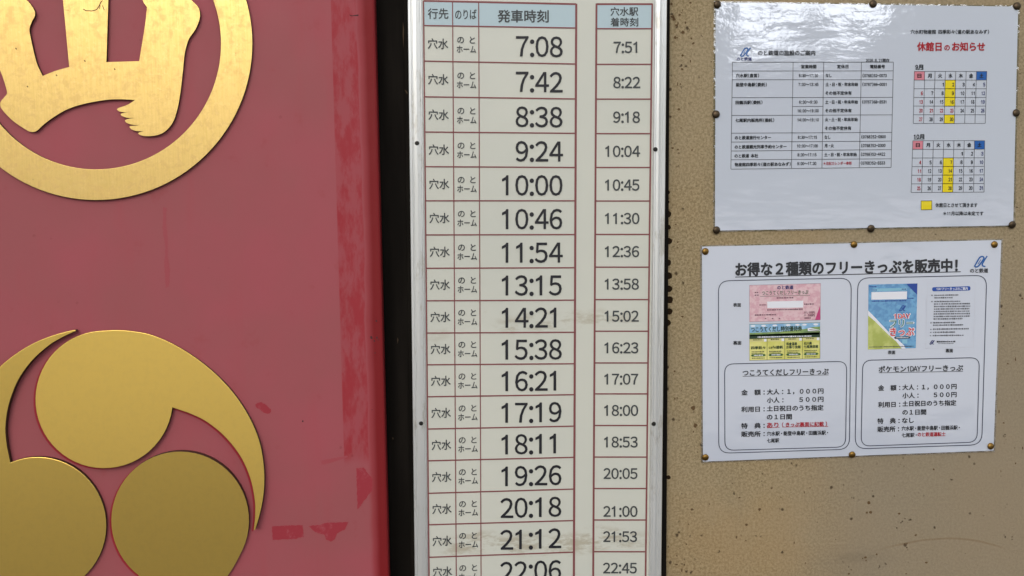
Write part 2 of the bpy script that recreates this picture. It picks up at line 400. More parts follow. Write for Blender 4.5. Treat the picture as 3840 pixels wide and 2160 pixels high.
# ---------------------------------------------------------------- particle board wall
WX0, WX1 = -7.0, 7.0
wl = thing('panel_wall', (0, 0, 0), 'tan particle board wall panel with dark pits behind the notices', 'wall')
b = MB(); b.world([(WX0, 0, 0), (WX1, 0, 0), (WX1, 0, 3.2), (WX0, 0, 3.2), (WX0, .03, 0), (WX1, .03, 0), (WX1, .03, 3.2), (WX0, .03, 3.2)],
                  [[0, 1, 2, 3], [5, 4, 7, 6], [4, 0, 3, 7], [1, 5, 6, 2], [3, 2, 6, 7], [4, 5, 1, 0]])
b.build('board', M['wall'], wl)
for u, v, r in ((2503, 722, 9), (2502, 757, 8), (2504, 803, 13), (2507, 852, 9), (2508, 904, 12), (2505, 985, 12), (2507, 1034, 13), (2509, 1083, 12), (2511, 1124, 13), (2510, 1168, 12), (2502, 1210, 13), (2507, 1790, 8)):
    b = MB(); b.poly([(u+r*math.cos(t)*(1+.08*math.sin(3*t+u)), v+r*math.sin(t)) for t in np.linspace(0, 2*math.pi, 20, endpoint=False)], .0004)
    b.build('drill_hole', M['hole'], wl)
# chips knocked out of the panel along the frame: irregular flakes
b = MB()
for i in range(78):
    if i < 48: u, v = 2515+abs(random.gauss(0, 45)), random.uniform(0, 2160)
    elif i < 66: u, v = random.uniform(2520, 3840), random.uniform(1740, 2160)
    else: u, v = random.uniform(3745, 3840), random.uniform(880, 1900)
    r = random.uniform(2.0, 5.5); q = random.uniform(.5, 1.4)
    b.poly([(u+r*random.uniform(.5, 1.2)*math.cos(t)*q, v+r*random.uniform(.5, 1.2)*math.sin(t)/q) for t in np.linspace(0, 2*math.pi, 9, endpoint=False)], .0003)
for u, v, r in ((2518, 15, 6), (2524, 62, 8), (2527, 72, 8), (2537, 95, 5), (2589, 10, 5), (2562, 120, 7), (2532, 141, 6), (2600, 162, 5), (2560, 208, 5), (2848, 1910, 6), (3258, 1885, 7), (3265, 1920, 6), (2800, 1968, 6), (2600, 1530, 9), (2608, 1595, 8), (3246, 2090, 5), (3235, 2094, 3), (3248, 2102, 3), (3288, 2079, 4), (3183, 2152, 4), (3192, 2137, 2.5)):
    b.poly([(u+r*random.uniform(.6, 1.2)*math.cos(t), v+r*random.uniform(.6, 1.2)*math.sin(t)) for t in np.linspace(0, 2*math.pi, 9, endpoint=False)], .0003)
b.build('chip_marks', flat('chip_brown', (98, 77, 54), .9, .1), wl)  # flat dark brown flakes

# ---------------------------------------------------------------- black backing post between the red board and the timetable
def quad_edge(u_top, u_bot, v): return u_top+(u_bot-u_top)*v/2160
V0, V1 = -260, 2480          # how far the tall boards run above and below the photograph
def tall(ut0, ub0, ut1, ub1): return [(quad_edge(ut0, ub0, V0), V0), (quad_edge(ut1, ub1, V0), V0), (quad_edge(ut1, ub1, V1), V1), (quad_edge(ut0, ub0, V1), V1)]
bp = thing('black_post', pt(1960, V1, .006), 'black wooden upright behind the timetable frame, beside the red board', 'post')
b = MB(); b.solid(tall(1300, 1360, 2513, 2499), .010, .0005); bevel(b.build('post_body', M['black'], bp, recalc=True), .001)
b = MB(); b.solid(tall(1512, 1542, 1530, 1558), .014, .0102); bevel(b.build('edge_strip', M['black'], bp, recalc=True), .001)

RUB = flat('rubbed_edge', (70, 58, 44), .8, .1)
for P in ([(1516, 335), (1526, 342), (1530, 352), (1524, 350)], [(1511, 80), (1515, 110), (1513, 180), (1510, 130)], [(1490, 1265), (1494, 1275), (1490, 1290)], [(1470, 1640), (1476, 1642), (1474, 1650)]):
    b = MB(); b.poly(P, .0146); b.build('rub_mark', RUB, bp)
# ---------------------------------------------------------------- timetable
T0 = .020
tt = thing('timetable_sign', pt(2010, V1, T0), 'tall white train timetable in a silver aluminium frame with maroon ruled rows', 'timetable')
LX = lambda v: 1588+21*v/2160
C1 = lambda v: 1697+14*v/2160
C2 = lambda v: 1795+9*v/2160
RX = lambda v: 2161-9*v/2160
PL = lambda v: 2237-12.5*v/2160
PR = lambda v: 2446-25*v/2160
Ly = [3, 95.5, 229, 363, 495, 625, 753, 881, 1006, 1128, 1249, 1368, 1488, 1609, 1728, 1850, 1968, 2090, 2211, 2331]
Ry = [15.5, 105, 240, 371, 500, 628, 753, 879.6, 1004, 1125.5, 1246, 1364, 1480, 1598, 1715, 1834, 1952, 2070.5, 2188, 2305]
Py = [15.5, 107.5, 241, 371.6, 501, 628, 753.8, 879, 1001.8, 1123.4, 1242, 1361, 1477, 1595.7, 1714, 1832, 1950, 2069, 2186, 2303]
b = MB(); b.solid(tall(1578, 1602, 2458, 2436), T0, .0102); b.build('sheet', M['sheet'], tt, recalc=True)
HC = []
def hdr(pts): q = MB(); q.poly(pts, T0+.0003); HC.append(q.build('header_cell', M['head'], tt))
hdr([(LX(5)+3, 6), (C1(5)-2, 8), (C1(95)-2, 96), (LX(95)+3, 94)]); hdr([(C1(5)+2, 8), (C2(5)-2, 10), (C2(95)-2, 98), (C1(95)+2, 96)])
hdr([(C2(5)+2, 10), (RX(15)-4, 17), (RX(100)-4, 104), (C2(98)+2, 99)]); hdr([(PL(15)+3, 17), (PR(15)-3, 17), (PR(105)-3, 106), (PL(105)+3, 106)])
b = MB(); o = T0+.0005
for i in range(19):
    wd = 7 if i == 0 else 5
    b.line([(LX(Ly[i]), Ly[i]), (RX(Ry[i]), Ry[i])], wd, o); b.line([(PL(Py[i]), Py[i]), (PR(Py[i]), Py[i])], wd, o)
for fx, wd, y0 in ((LX, 5, 3), (C1, 3.6, 6), (C2, 3.6, 8), (RX, 8, 14), (PL, 7, 13), (PR, 6, 13)): b.line([(fx(y0), y0), (fx(1100), 1100), (fx(2211), 2211)], wd, o+.0001)
b.build('ruled_lines', M['rule'], tt)
need(['0123456789:穴水のとホーム'])
o = T0+.0007
for h_, lines in zip(HC, ([('行先', 1605, 1681, 51, 42, .016, 0)], [('のりば', 1707, 1787, 54, 42, .014, 0)], [('発車時刻', 1867, 2057, 61, 50, .02, .004)], [('穴水駅', 2290, 2393, 43, 35, .016, 0), ('着時刻', 2290, 2393, 83, 35, .016, 0)])):
    b = MB()
    for s_, x0, x1, yc, em, bo, sp in lines: text(b, s_, x0, x1, yc, em, o, 0, bo, sp)
    b.build('lettering', M['ink2'], h_)
DEP = '7:08 7:42 8:38 9:24 10:00 10:46 11:54 13:15 14:21 15:38 16:21 17:19 18:11 19:26 20:18 21:12 22:06'.split()
ARR = '7:51 8:22 9:18 10:04 10:45 11:30 12:36 13:58 15:02 16:23 17:07 18:00 18:53 20:05 21:00 21:53 22:45'.split()
def clock(mb, s, right, yc, em, adv, col, off, mi, bold, slope):
    x = right
    for c in reversed(s):
        a = col if c == ':' else adv
        sx = {':': .95}.get(c, adv*.87/(.53*em))
        put(mb, c, x-a/2+(-.05*adv if c == '1' else 0), yc+(x-right)*slope+(em*.02 if c == ':' else 0), em, sx, off, mi, bold); x -= a
for i in range(17):
    j = i+1; t = i/16
    lm, rm, pm = (Ly[j]+Ly[j+1])/2, (Ry[j]+Ry[j+1])/2, (Py[j]+Py[j+1])/2
    sl_ = (rm-lm)/555; k = 1-.05*t
    mid = lambda u: lm+(u-1600)*sl_
    yc = mid(1645)+(0 if i < 16 else -6); sh = 8*t
    b = MB(); text(b, '穴水', LX(yc)+15, LX(yc)+91-5*t, yc+1, 42*k, o, 0, .016, sl_); b.build('destination_lettering', M['ink2'], tt)
    b = MB(); text(b, 'の と', 1715+sh, 1781+sh, mid(1750)-15.5, 31*k, o, 0, .016, sl_); text(b, 'ホーム', 1713+sh, 1785+sh, mid(1750)+19.5-2*t, 31*k, o, 0, .02, sl_); b.build('platform_lettering', M['ink2'], tt)
    b = MB(); clock(b, DEP[i], 2113-6*t, mid(2020)+5-2.5*t, 101*(1-.035*t), 53.5-.5*t, 21, o, 0, .011, sl_); b.build('departure_time', M['ink'], tt)
    b = MB(); clock(b, ARR[i], 2403-13*t, pm+2.5+(24 if i == 14 else 0), 55.5*(1-.06*t), 30.6-1.2*t, 12, o, 0, .017, 0); b.build('arrival_time', M['ink2'], tt)
# aluminium rails: a stepped extrusion, given as (pixel across, depth) from the outer edge inwards
def rail(name, ot, ob, sgn, prof):
    q = MB(); vs = [V0, 540, 1080, 1620, V1]; n = len(prof)
    for v in vs:
        P = [pt(quad_edge(ot, ob, v)+sgn*dx*(1-.06*v/2160), v, T0) for dx, dz in prof]
        q.world([(p.x, -(T0+dz), p.z) for p, (dx, dz) in zip(P, prof)], [])
    for r in range(len(vs)-1):
        for i in range(n-1): q.f.append([r*n+i, r*n+i+1, (r+1)*n+i+1, (r+1)*n+i]); q.mi.append(0)
    return q
pr = [(0, -.0098), (0, .0030), (1.5, .0042), (10, .0042), (12, .0030), (15, .0030), (17, .0040), (30, .0046), (44, .0040), (47, .0028), (50, .0028), (52, .0006), (54, .0003)]
rl = rail('l', 1529, 1555.5, 1, pr); ol = rl.build('frame_rail', M['alu'], tt, recalc=True)
pr2 = [(0, -.0098), (0, .0030), (2, .0040), (12, .0040), (15, .0028), (18, .0028), (20, .0036), (27, .0042), (36, .0034), (39, .0042), (44, .0040), (46, .0008), (48, .0003)]
rr_ = rail('r', 2499, 2477.5, -1, pr2)
rr_.solid([(2474, 1180), (2480, 1235), (2486, 1294), (2480, 1291), (2478, 1296), (2474, 1290)], T0+.0045, T0+.0035)
rr_.build('frame_rail', M['alu'], tt, recalc=True)
for u, v in ((1564, 537), (2458, 560), (1579, 1588), (2452, 1590)):
    b = MB(); r = 8.5; c = pt(u, v, T0+.0045); rr = r*.00038
    ring = [(c.x+rr*math.cos(t), -(T0+.0040), c.z+rr*math.sin(t)) for t in np.linspace(0, 2*math.pi, 16, endpoint=False)]
    ring2 = [(c.x+rr*.7*math.cos(t), -(T0+.0060), c.z+rr*.7*math.sin(t)) for t in np.linspace(0, 2*math.pi, 16, endpoint=False)]
    b.world(ring+ring2, [list(range(16, 32))]+[[i, (i+1) % 16, 16+(i+1) % 16, 16+i] for i in range(16)])
    b.build('screw', M['screw'], tt, recalc=True)

# ---------------------------------------------------------------- red sign board with gold emblems
RB = .045
rs = thing('red_signboard', pt(500, V1, RB), 'faded red painted board carrying raised gold emblems beside the black upright', 'sign board')
b = MB(); b.solid([(-1500, V0), (quad_edge(1404, 1458, V0), V0), (quad_edge(1404, 1458, V1), V1), (-1500, V1)], RB, .0104)
ob = b.build('board', M['red'], rs, recalc=True); bevel(ob, .003, 3)
Zr = lambda X, Y: (940+X*600/906, 1200+Y*960/1449)
o = RB+.0002; PATCH = [M['deep'], flat('slightly_fresh_red', (156, 68, 76), .5)]
class PB:
    def poly(s, pts, off, mi=0):          # ragged outline
        P = []
        for a_, b_ in zip(pts, list(pts[1:])+[pts[0]]):
            m_ = max(1, int(math.hypot(b_[0]-a_[0], b_[1]-a_[1])/5))
            P += [(a_[0]+(b_[0]-a_[0])*t/m_+random.uniform(-1.4, 1.4), a_[1]+(b_[1]-a_[1])*t/m_+random.uniform(-1.4, 1.4)) for t in range(m_)]
        q = MB(); q.poly(P, off, mi); q.build('peeled_patch', PATCH, rs)
b = PB()
b.poly([Zr(*p) for p in ((120, 1168), (210, 1163), (295, 1160), (300, 1228), (270, 1232), (262, 1240), (175, 1242), (125, 1247))], o)
b.poly([Zr(*p) for p in ((330, 1165), (400, 1158), (420, 1148), (490, 1147), (553, 1143), (535, 1185), (490, 1208), (478, 1240), (455, 1256), (425, 1240), (418, 1215), (380, 1208), (352, 1190))], o)
b.poly([Zr(*p) for p in spline([(25, 480), (60, 466), (110, 500), (112, 525), (85, 528), (45, 505)], 4)], o)
b.poly([Zr(*p) for p in ((597, 840), (640, 835), (690, 900), (690, 960), (605, 1075))], o)
b.poly([Zr(*p) for p in ((400, 795), (550, 768), (548, 776), (480, 800), (400, 820))], o, 1)
b.poly([(612, 775), (626, 780), (622, 830), (630, 900), (628, 960), (638, 1010), (634, 1072), (622, 1080), (616, 1000), (620, 930), (610, 860)], o, 1)
class SB:
    def poly(s, pts, off, mi=0): q = MB(); q.poly(pts, off); q.build('scuff_mark', M['dark'], rs)
b = SB()
b.poly([(1308, 54), (1320, 58), (1332, 56), (1344, 54), (1344, 60), (1330, 60), (1316, 61)], o)
for X, Y, r in ((683, 100, 9), (700, 118, 6), (715, 100, 7), (705, 186, 4), (687, 508, 3), (295, 572, 6), (712, 5, 6), (722, 112, 4)):
    u, v = Zr(X, Y); r *= .66
    b.poly([(u+r*random.uniform(.5, 1.1)*math.cos(t), v+r*random.uniform(.7, 1.2)*math.sin(t)) for t in np.linspace(0, 2*math.pi, 8, endpoint=False)], o)
GO = RB+.0048          # gold plates stand 6 mm proud
b = MB(); tt_ = np.linspace(0, 2*math.pi, 120, endpoint=False)
b.ring([(360+587*math.cos(t), 164+587*math.sin(t)) for t in tt_], [(360+468*math.cos(t), 164+471*math.sin(t)) for t in tt_], GO, RB+.0002, 0, 1)
bevel(b.build('ring_emblem', [M['gold_old'], M['gold_side']], rs, recalc=True), .0005)
Zg = lambda p: (p[0]/1.811, p[1]/1.811, *p[2:])
S = 1
gl = [(165, -10), (222, 50), (238, 100), (215, 150), (200, 200), (215, 290), (250, 430), (290, 516, S), (375, 482), (470, 455, S), (445, 180), (428, 0), (420, -160, S), (735, -190, S), (735, 0), (722, 422, S), (945, 415, S), (985, 170), (998, 48, S), (970, 0), (985, -120, S), (1230, -90, S), (1300, 0), (1347, 50), (1358, 105), (1345, 160), (1320, 210), (1280, 270), (1255, 360), (1240, 500), (1222, 650), (1197, 770), (1165, 845), (1110, 900), (1050, 921), (990, 924), (950, 916), (938, 904), (952, 897), (975, 891, S), (925, 889), (890, 876), (880, 858), (905, 854), (945, 852, S), (890, 845), (858, 833), (849, 818), (870, 808), (915, 801, S), (865, 800), (828, 787), (819, 773), (850, 766), (902, 756, S), (855, 763), (812, 757), (795, 744), (805, 733), (865, 712), (917, 679, S), (800, 674), (700, 681), (560, 708), (450, 745), (350, 805), (290, 852), (250, 888), (225, 896), (190, 888), (90, 822), (15, 745), (2, 715), (5, 690), (45, 640), (46, 615), (10, 500), (-60, 360), (-130, 180), (-150, 60), (-60, -70)]
b = MB(); b.solid([p[:2] for p in spline([Zg(p) for p in gl], 6)], GO, RB+.0002, 0, 1)
bevel(b.build('character_emblem', [M['gold_old'], M['gold_side']], rs, recalc=True), .0005)
# three-comma crest: one comma outline about the crest's centre, turned three times
cm = []
for a in np.linspace(math.atan2(43, 368), math.atan2(-370, -30)+2*math.pi, 44): cm.append((560+370*math.cos(a)-577, 500+370*math.sin(a)-943))
outer = [(600, 127), (650, 127), (700, 131), (800, 148), (920, 196), (1050, 274), (1170, 372), (1270, 484), (1350, 612), (1400, 742), (1421, 880), (1419, 1000), (1400, 1108), (1373, 1200), (1364, 1203)]
inner = [(1366, 1190), (1372, 1120), (1370, 1040), (1345, 920), (1290, 800), (1200, 690), (1100, 612), (1010, 570)]
tail = [(x-577, y-943) for x, y in spline(outer, 5, False)+[outer[-1]]]+[(x-577, y-943) for x, y in spline(inner, 5, False)+[inner[-1]]]
cm += tail
PC = ((400, 1500), (680, 1960), (140, 1960)); scale = 1/1.4345; cu, cv = 577*scale, 1150+943*scale
for k, (gx, gy) in enumerate(((0.0, 1.0e-5), (0.3e-5, -1.3e-5), (-.2e-5, -.5e-5))):    # the plates do not sit quite flat
    a = k*2*math.pi/3; ca, sa = math.cos(a), math.sin(a)
    pts = [(cu+(x*ca-y*sa)*scale, cv+(x*sa+y*ca)*scale) for x, y in cm]
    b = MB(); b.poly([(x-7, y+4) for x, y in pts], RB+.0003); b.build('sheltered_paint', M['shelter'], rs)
    b = MB(); b.solid(pts, np.array([GO+.0012+gx*(x-PC[k][0])+gy*(y-PC[k][1]) for x, y in pts]), RB+.0004, 0, 1)
    o_ = b.build('comma_emblem', [M['gold'], M['gold_side']], rs, recalc=True); bevel(o_, .0005)
# scratches on the character plate
class LB:
    def line(s, pts, wd, off): q = MB(); q.line(pts, wd, off); q.build('scratch_mark', WORN, rs)
WORN = flat('worn_through', (96, 70, 40), .6); b = LB()
for path, wd in (([(312, 34), (322, 40), (345, 41), (362, 36), (372, 22), (378, 8)], 3.2), ([(378, 8), (384, 2)], 3), ([(384, 20), (391, 38)], 2.6), ([(372, 34), (376, 20)], 2), ([(242, 37), (258, 38)], 1.6)):
    b.line(path, wd, GO+.0002)
for u, v in ((428, 257), (210, 280), (101, 322), (58, 180), (316, 226)): b.line([(u, v), (u+4, v+5)], 4, GO+.0002)

# ---------------------------------------------------------------- laminated notices
PAPER = paper_material('laminated_paper', (201, 208, 222))
K = dict(black=ink('notice_black', (38, 40, 46)), grey=ink('notice_grey', (92, 94, 100)), red=ink('notice_red', (165, 34, 46)), blue=ink('notice_blue', (34, 92, 160)), navy=ink('notice_navy', (46, 52, 110)),
         pink=ink('calendar_pink', (206, 128, 142)), cyan=ink('calendar_blue', (36, 92, 168)), yellow=ink('calendar_yellow', (226, 206, 30)), white=ink('ticket_white', (226, 228, 236)), box=ink('box_line', (58, 64, 84)))
def logo(mb, f, off, mi, wd):
    mb.line([f(*p) for p in spline([(290, 276), (310, 240), (332, 206), (352, 200), (362, 212), (345, 240), (322, 270), (304, 278), (290, 274)], 5, False)], wd, off, mi)
    mb.line([f(*p) for p in spline([(318, 256), (338, 222)], 4, False)+[(338, 222)]], wd*.5, off, mi)
    mb.line([f(*p) for p in spline([(386, 196), (364, 230), (350, 256), (354, 270), (376, 276)], 5, False)], wd, off, mi)
def rrect(c, r, n=7):
    """rounded quadrilateral from four corners (tl, tr, br, bl)"""
    c = [np.array(p, float) for p in c]; out = []
    for i in range(4):
        p, a, d = c[i], c[i-1], c[(i+1) % 4]
        pa = p+(a-p)/np.hypot(*(a-p))*r; pd = p+(d-p)/np.hypot(*(d-p))*r
        for t in np.linspace(0, 1, n): out.append(tuple((1-t)**2*pa+2*t*(1-t)*p+t*t*pd))
    return out
def lerp(c, s, t):
    c = [np.array(p, float) for p in c]
    return tuple((c[0]*(1-s)+c[1]*s)*(1-t)+(c[3]*(1-s)+c[2]*s)*t)
def sheet(root, corners, inset, o):
    """paper with a margin of clear film round it; slightly bowed between its pins"""
    b = MB(); b.solid([lerp(corners, inset, inset), lerp(corners, 1-inset, inset), lerp(corners, 1-inset, 1-inset), lerp(corners, inset, 1-inset)], o, .0008)
    b.build('paper', PAPER, root, recalc=True)
    b = MB(); q = [lerp(corners, inset, inset), lerp(corners, 1-inset, inset), lerp(corners, 1-inset, 1-inset), lerp(corners, inset, 1-inset)]
    b.ring(corners, q, o-.0002, .0010); b.build('film_margin', M['film'], root, recalc=True)
PO = .0020; ofill, oline, otext = PO+.0002, PO+.0004, PO+.0006

# --- notice of opening hours and closing days
n1 = thing('laminated_notice', pt(3240, 860, PO), 'laminated white notice with an opening hours table and two month calendars', 'notice')
sheet(n1, [(2677, 4), (3825, 20), (3806, 850), (2675, 870)], .006, PO)
z1 = lambda X, Y: (2660+X/2.4986, 100+Y/2.4986)
tl, tr, br, bl = (217, 333), (1725, 332), (1703, 1318), (202, 1335)
ly = [333, 415, 497, 665, 832, 998, 1081, 1165, 1247, 1335]; ry = [332, 414, 497, 662, 826, 990, 1072, 1152, 1238, 1318]
vt = [217, 785, 1072, 1425, 1725]; vb = [202, 770, 1055, 1405, 1703]
b = MB()
for a, c in zip(ly, ry): b.line([z1(217-15*(a-333)/1002, a), z1(1725-22*(c-332)/986, c)], 2.0, oline)
for a, c, y0, y1 in zip(vt, vb, (333,)*5, (1335, 1329, 1326, 1322, 1318)): b.line([z1(a, y0), z1(c, y1)], 2.0, oline)
b.line([z1(779, 748), z1(1066, 746)], 2.0, oline)
b.build('hours_table', K['grey'], n1)
def zt(mb, z, sc, s, x0, x1, y, em, mi=0, bold=.012, slope=0.0, small=''):
    p, q = z(x0, y), z(x1, y); text(mb, s, p[0], q[0], p[1], em/sc, otext, mi, bold, slope, small)
b = MB()
E = [('営業時間', 862, 1002, 374), ('定休日', 1198, 1302, 374), ('電話番号', 1507, 1645, 374),
     ('穴水駅(直営)', 250, 465, 458), ('8:30〜17:30', 840, 1018, 458), ('なし', 1092, 1145, 457), ('(0768)52-0073', 1437, 1662, 458),
     ('能登中島駅(委託)', 250, 538, 543), ('7:00〜13:45', 835, 1022, 541), ('土・日・祝・年末年始', 1090, 1393, 541), ('(0767)66-0051', 1435, 1660, 541), ('その他不定休有', 1088, 1333, 622),
     ('田鶴浜駅(委託)', 247, 497, 710), ('6:30〜9:30', 842, 1013, 706), ('土・日・祝・年末年始', 1087, 1392, 706), ('(0767)68-3531', 1433, 1658, 705), ('16:00〜19:00', 828, 1025, 788), ('その他不定休有', 1086, 1333, 786),
     ('七尾駅内販売所(委託)', 245, 607, 877), ('14:00〜19:10', 827, 1025, 873), ('火・土・祝・年末年始', 1085, 1390, 870), ('その他不定休有', 1083, 1330, 951),
     ('のと鉄道旅行センター', 240, 577, 1040), ('8:30〜17:15', 830, 1008, 1036), ('なし', 1080, 1135, 1035), ('(0768)52-0900', 1425, 1653, 1031),
     ('のと鉄道観光列車予約センター', 238, 722, 1125), ('10:00〜17:00', 822, 1016, 1117), ('月・火', 1080, 1166, 1115), ('(0768)52-2300', 1423, 1650, 1113),
     ('のと鉄道 本社', 237, 457, 1210), ('8:30〜17:15', 827, 1003, 1200), ('土・日・祝・年末年始', 1078, 1381, 1198), ('(0768)52-4422', 1422, 1648, 1195),
     ('物産館四季彩々(道の駅あなみず)', 238, 762, 1290), ('9:00〜17:30', 825, 1002, 1282), ('(0768)52-3333', 1420, 1646, 1277)]
need([e[0] for e in E])
def one(root, name, mats, z, sc, *a):
    q = MB(); zt(q, z, sc, *a); return q.build(name, mats, root)
for s, x0, x1, y in E: one(n1, 'cell_lettering', K['black'], z1, 2.4986, s, x0, x1, y, 37, 0, .032, -.011*(y-333)/1000)
one(n1, 'cell_lettering', K['red'], z1, 2.4986, '＊右記カレンダー参照', 1070, 1333, 1280, 32, 0, .02, -.011)
one(n1, 'date_lettering', K['black'], z1, 2.4986, '2026.8.21現在', 1467, 1687, 316, 36, 0, .03)
b = MB(); zt(b, z1, 2.4986, 'のと鉄道の施設のご案内', 457, 992, 246, 50, 0, .035); b.build('title_lettering', K['black'], n1)
b = MB(); logo(b, z1, otext, 0, 4.6); zt(b, z1, 2.4986, 'のと鉄道', 257, 397, 302, 34, 1, .03); b.build('company_logo', [K['blue'], K['navy']], n1)
z2 = lambda X, Y: (3340+X/1.768, 60+Y/1.768)
b = MB(); zt(b, z2, 1.768, '穴水町物産館 四季彩々(道の駅あなみず)', 133, 652, 105, 30, 1, .025); zt(b, z2, 1.768, '休館日のお知らせ', 177, 625, 203, 62, 0, .035, 0, 'の'); b.build('closing_day_heading', [K['red'], K['black']], n1)
def calendar(month, mx0, mx1, my, corners, days, yellow, red):
    b = MB(); q = [z2(*p) for p in corners]
    cell = lambda i, j, e=0: [lerp(q, (i+e)/7, (j+e)/6), lerp(q, (i+1-e)/7, (j+e)/6), lerp(q, (i+1-e)/7, (j+1-e)/6), lerp(q, (i+e)/7, (j+1-e)/6)]
    b.poly(cell(0, 0), ofill, 3); b.poly(cell(6, 0), ofill, 4)
    for i in range(8): b.line([lerp(q, i/7, 0), lerp(q, i/7, 1)], 1.8, oline, 0)
    for j in range(7): b.line([lerp(q, 0, j/6), lerp(q, 1, j/6)], 1.8, oline, 0)
    for i, c in enumerate('日月火水木金土'):
        p = lerp(q, (i+.5)/7, .5/6); text(b, c, p[0]-7, p[0]+7, p[1], 17, otext, 1, .035)
    for j, row in enumerate(days):
        for i, d in enumerate(row):
            if not d: continue
            if d in yellow:
                c = cell(i, j+1); b.poly(c, ofill, 5); b.line(c, 2.4, oline+.0001, 1, True)
            p = lerp(q, (i+.90)/7, (j+1.52)/6); s = str(d)
            text(b, s, p[0]-(8.0 if len(s) == 1 else (13.0 if s != '11' else 12)) + (2.5 if s == '1' else 0), p[0]-1, p[1], 17.5, otext, 2 if (i == 0 or d in red) else (6 if i == 6 else 1), .035)
    zt(b, z2, 1.768, month, mx0, mx1, my, 36, 1, .04); b.line([z2(mx0, my+17), z2(mx1+2, my+16)], 1.6, oline, 1)
    b.build('calendar', [K['grey'], K['black'], K['red'], K['pink'], K['cyan'], K['yellow'], K['navy']], n1)
need(['0123456789'])
calendar('9月', 165, 215, 338, [(157, 367), (638, 367), (627, 712), (150, 712)], [[0, 0, 1, 2, 3, 4, 5]]+[list(range(s, s+7)) for s in (6, 13, 20)]+[[27, 28, 29, 30, 0, 0, 0]], (2, 9, 16, 30), (21, 22, 23))
calendar('10月', 155, 222, 800, [(147, 827), (624, 826), (619, 1167), (136, 1170)], [[0, 0, 0, 0, 1, 2, 3]]+[list(range(s, s+7)) for s in (4, 11, 18, 25)], (7, 14, 21, 28), ())
b = MB(); c = [z2(*p) for p in ((202, 1226), (273, 1225), (273, 1284), (202, 1285))]; b.poly(c, ofill, 1); b.line(c, 2.6, oline, 0, True)
zt(b, z2, 1.768, '休館日とさせて頂きます', 297, 575, 1254, 30, 0, .025); zt(b, z2, 1.768, '＊11月以降は未定です', 350, 615, 1309, 29, 0, .025)
b.build('calendar_key', [K['black'], K['yellow']], n1)

# --- ticket sale notice
n2 = thing('laminated_notice', pt(3190, 1710, PO), 'laminated white notice advertising two free tickets, below the calendar notice', 'notice')
sheet(n2, [(2626, 920), (3762, 895), (3732, 1694), (2630, 1736)], .006, PO)
z3 = lambda X, Y: (2600+X/1.6467, 880+Y/1.6467); z4 = lambda X, Y: (3180+X/1.6467, 880+Y/1.6467); s3 = 1.6467
b = MB(); text(b, 'お得な２種類のフリーきっぷを販売中！', 2759, 3590, 1003, 53, otext, 0, .043, -.019)
b.line([(2757, 1039), (3603, 1019)], 3, oline); b.build('title_lettering', K['black'], n2)
b = MB(); logo(b, lambda X, Y: (3652+(X-290)*.50+2, 970+(Y-200)*.50-8), otext, 0, 5.2); zt(b, z4, s3, 'のと鉄道', 755, 865, 222, 29, 1, .03, -.01); b.build('company_logo', [K['blue'], K['black']], n2)
for z, o4, i4 in ((z3, [(155, 285), (976, 268), (964, 1325), (157, 1350)], [(193, 799), (948, 782), (940, 1311), (195, 1332)]),
                  (z4, [(61, 268), (857, 251), (826, 1297), (44, 1323)], [(91, 776), (812, 759), (797, 1281), (81, 1306)])):
    b = MB(); b.line(rrect([z(*p) for p in o4], 42), 3.0, oline, 0, True); b.line(rrect([z(*p) for p in i4], 34), 3.0, oline, 0, True); b.build('rounded_box', K['box'], n2)
sl2 = -.018
def block(z, hd, hx0, hx1, hy, rows, rule=None):
    q = MB(); zt(q, z, s3, hd, hx0, hx1, hy, 42, 0, .028, sl2); q.line([z(hx0, hy+26), z(hx1, hy+17)], 1.8, oline); q.build('ticket_heading', K['black'], n2)
    for s, x0, x1, y, em, mi in rows:
        q = MB(); zt(q, z, s3, s, x0, x1, y, em, mi, .030, sl2)
        if mi and rule: q.line([z(x0, y+17), z(x1+8, y+13)], 1.8, oline, 1)
        q.build('terms_lettering', [K['black'], K['red']], n2)
R3 = [('金　額：', 297, 440, 974, 36, 0), ('大人：１，０００円', 455, 803, 968, 36, 0), ('小人：', 455, 556, 1022, 36, 0), ('５００円', 655, 803, 1017, 36, 0), ('利用日：', 297, 440, 1078, 36, 0), ('土日祝日のうち指定', 455, 803, 1071, 36, 0), ('の１日間', 455, 608, 1125, 36, 0),
      ('特　典：', 297, 440, 1180, 36, 0), ('あり', 455, 525, 1176, 36, 1), ('（きっぷ裏面に記載）', 548, 825, 1171, 29, 1), ('販売所：', 297, 440, 1231, 36, 0), ('穴水駅・能登中島駅・田鶴浜駅・', 455, 832, 1226, 29, 0), ('七尾駅', 455, 530, 1271, 28, 0)]
block(z3, 'つこうてくだしフリーきっぷ', 305, 835, 849, R3, True)
R4 = [('金　額：', 187, 322, 946, 36, 0), ('大人：１，０００円', 337, 670, 940, 36, 0), ('小人：', 337, 435, 993, 36, 0), ('５００円', 530, 670, 988, 36, 0), ('利用日：', 187, 322, 1049, 36, 0), ('土日祝日のうち指定', 337, 668, 1041, 36, 0), ('の１日間', 337, 482, 1096, 36, 0),
      ('特　典：', 183, 318, 1150, 36, 0), ('なし', 335, 405, 1147, 36, 0), ('販売所：', 183, 315, 1201, 36, 0), ('穴水駅・能登中島駅・田鶴浜駅・', 332, 690, 1194, 29, 0), ('七尾駅・', 332, 424, 1238, 28, 0), ('のと鉄道運転士', 430, 602, 1233, 28, 1)]
block(z4, 'ポケモン1DAYフリーきっぷ', 190, 710, 827, R4)
for z, s, x0, x1, y in ((z3, '表面', 247, 294, 434), (z3, '裏面', 247, 296, 668), (z4, '表面', 247, 292, 727), (z4, '裏面', 604, 648, 716)): one(n2, 'caption_lettering', K['black'], z, s3, s, x0, x1, y, 25, 0, .03)
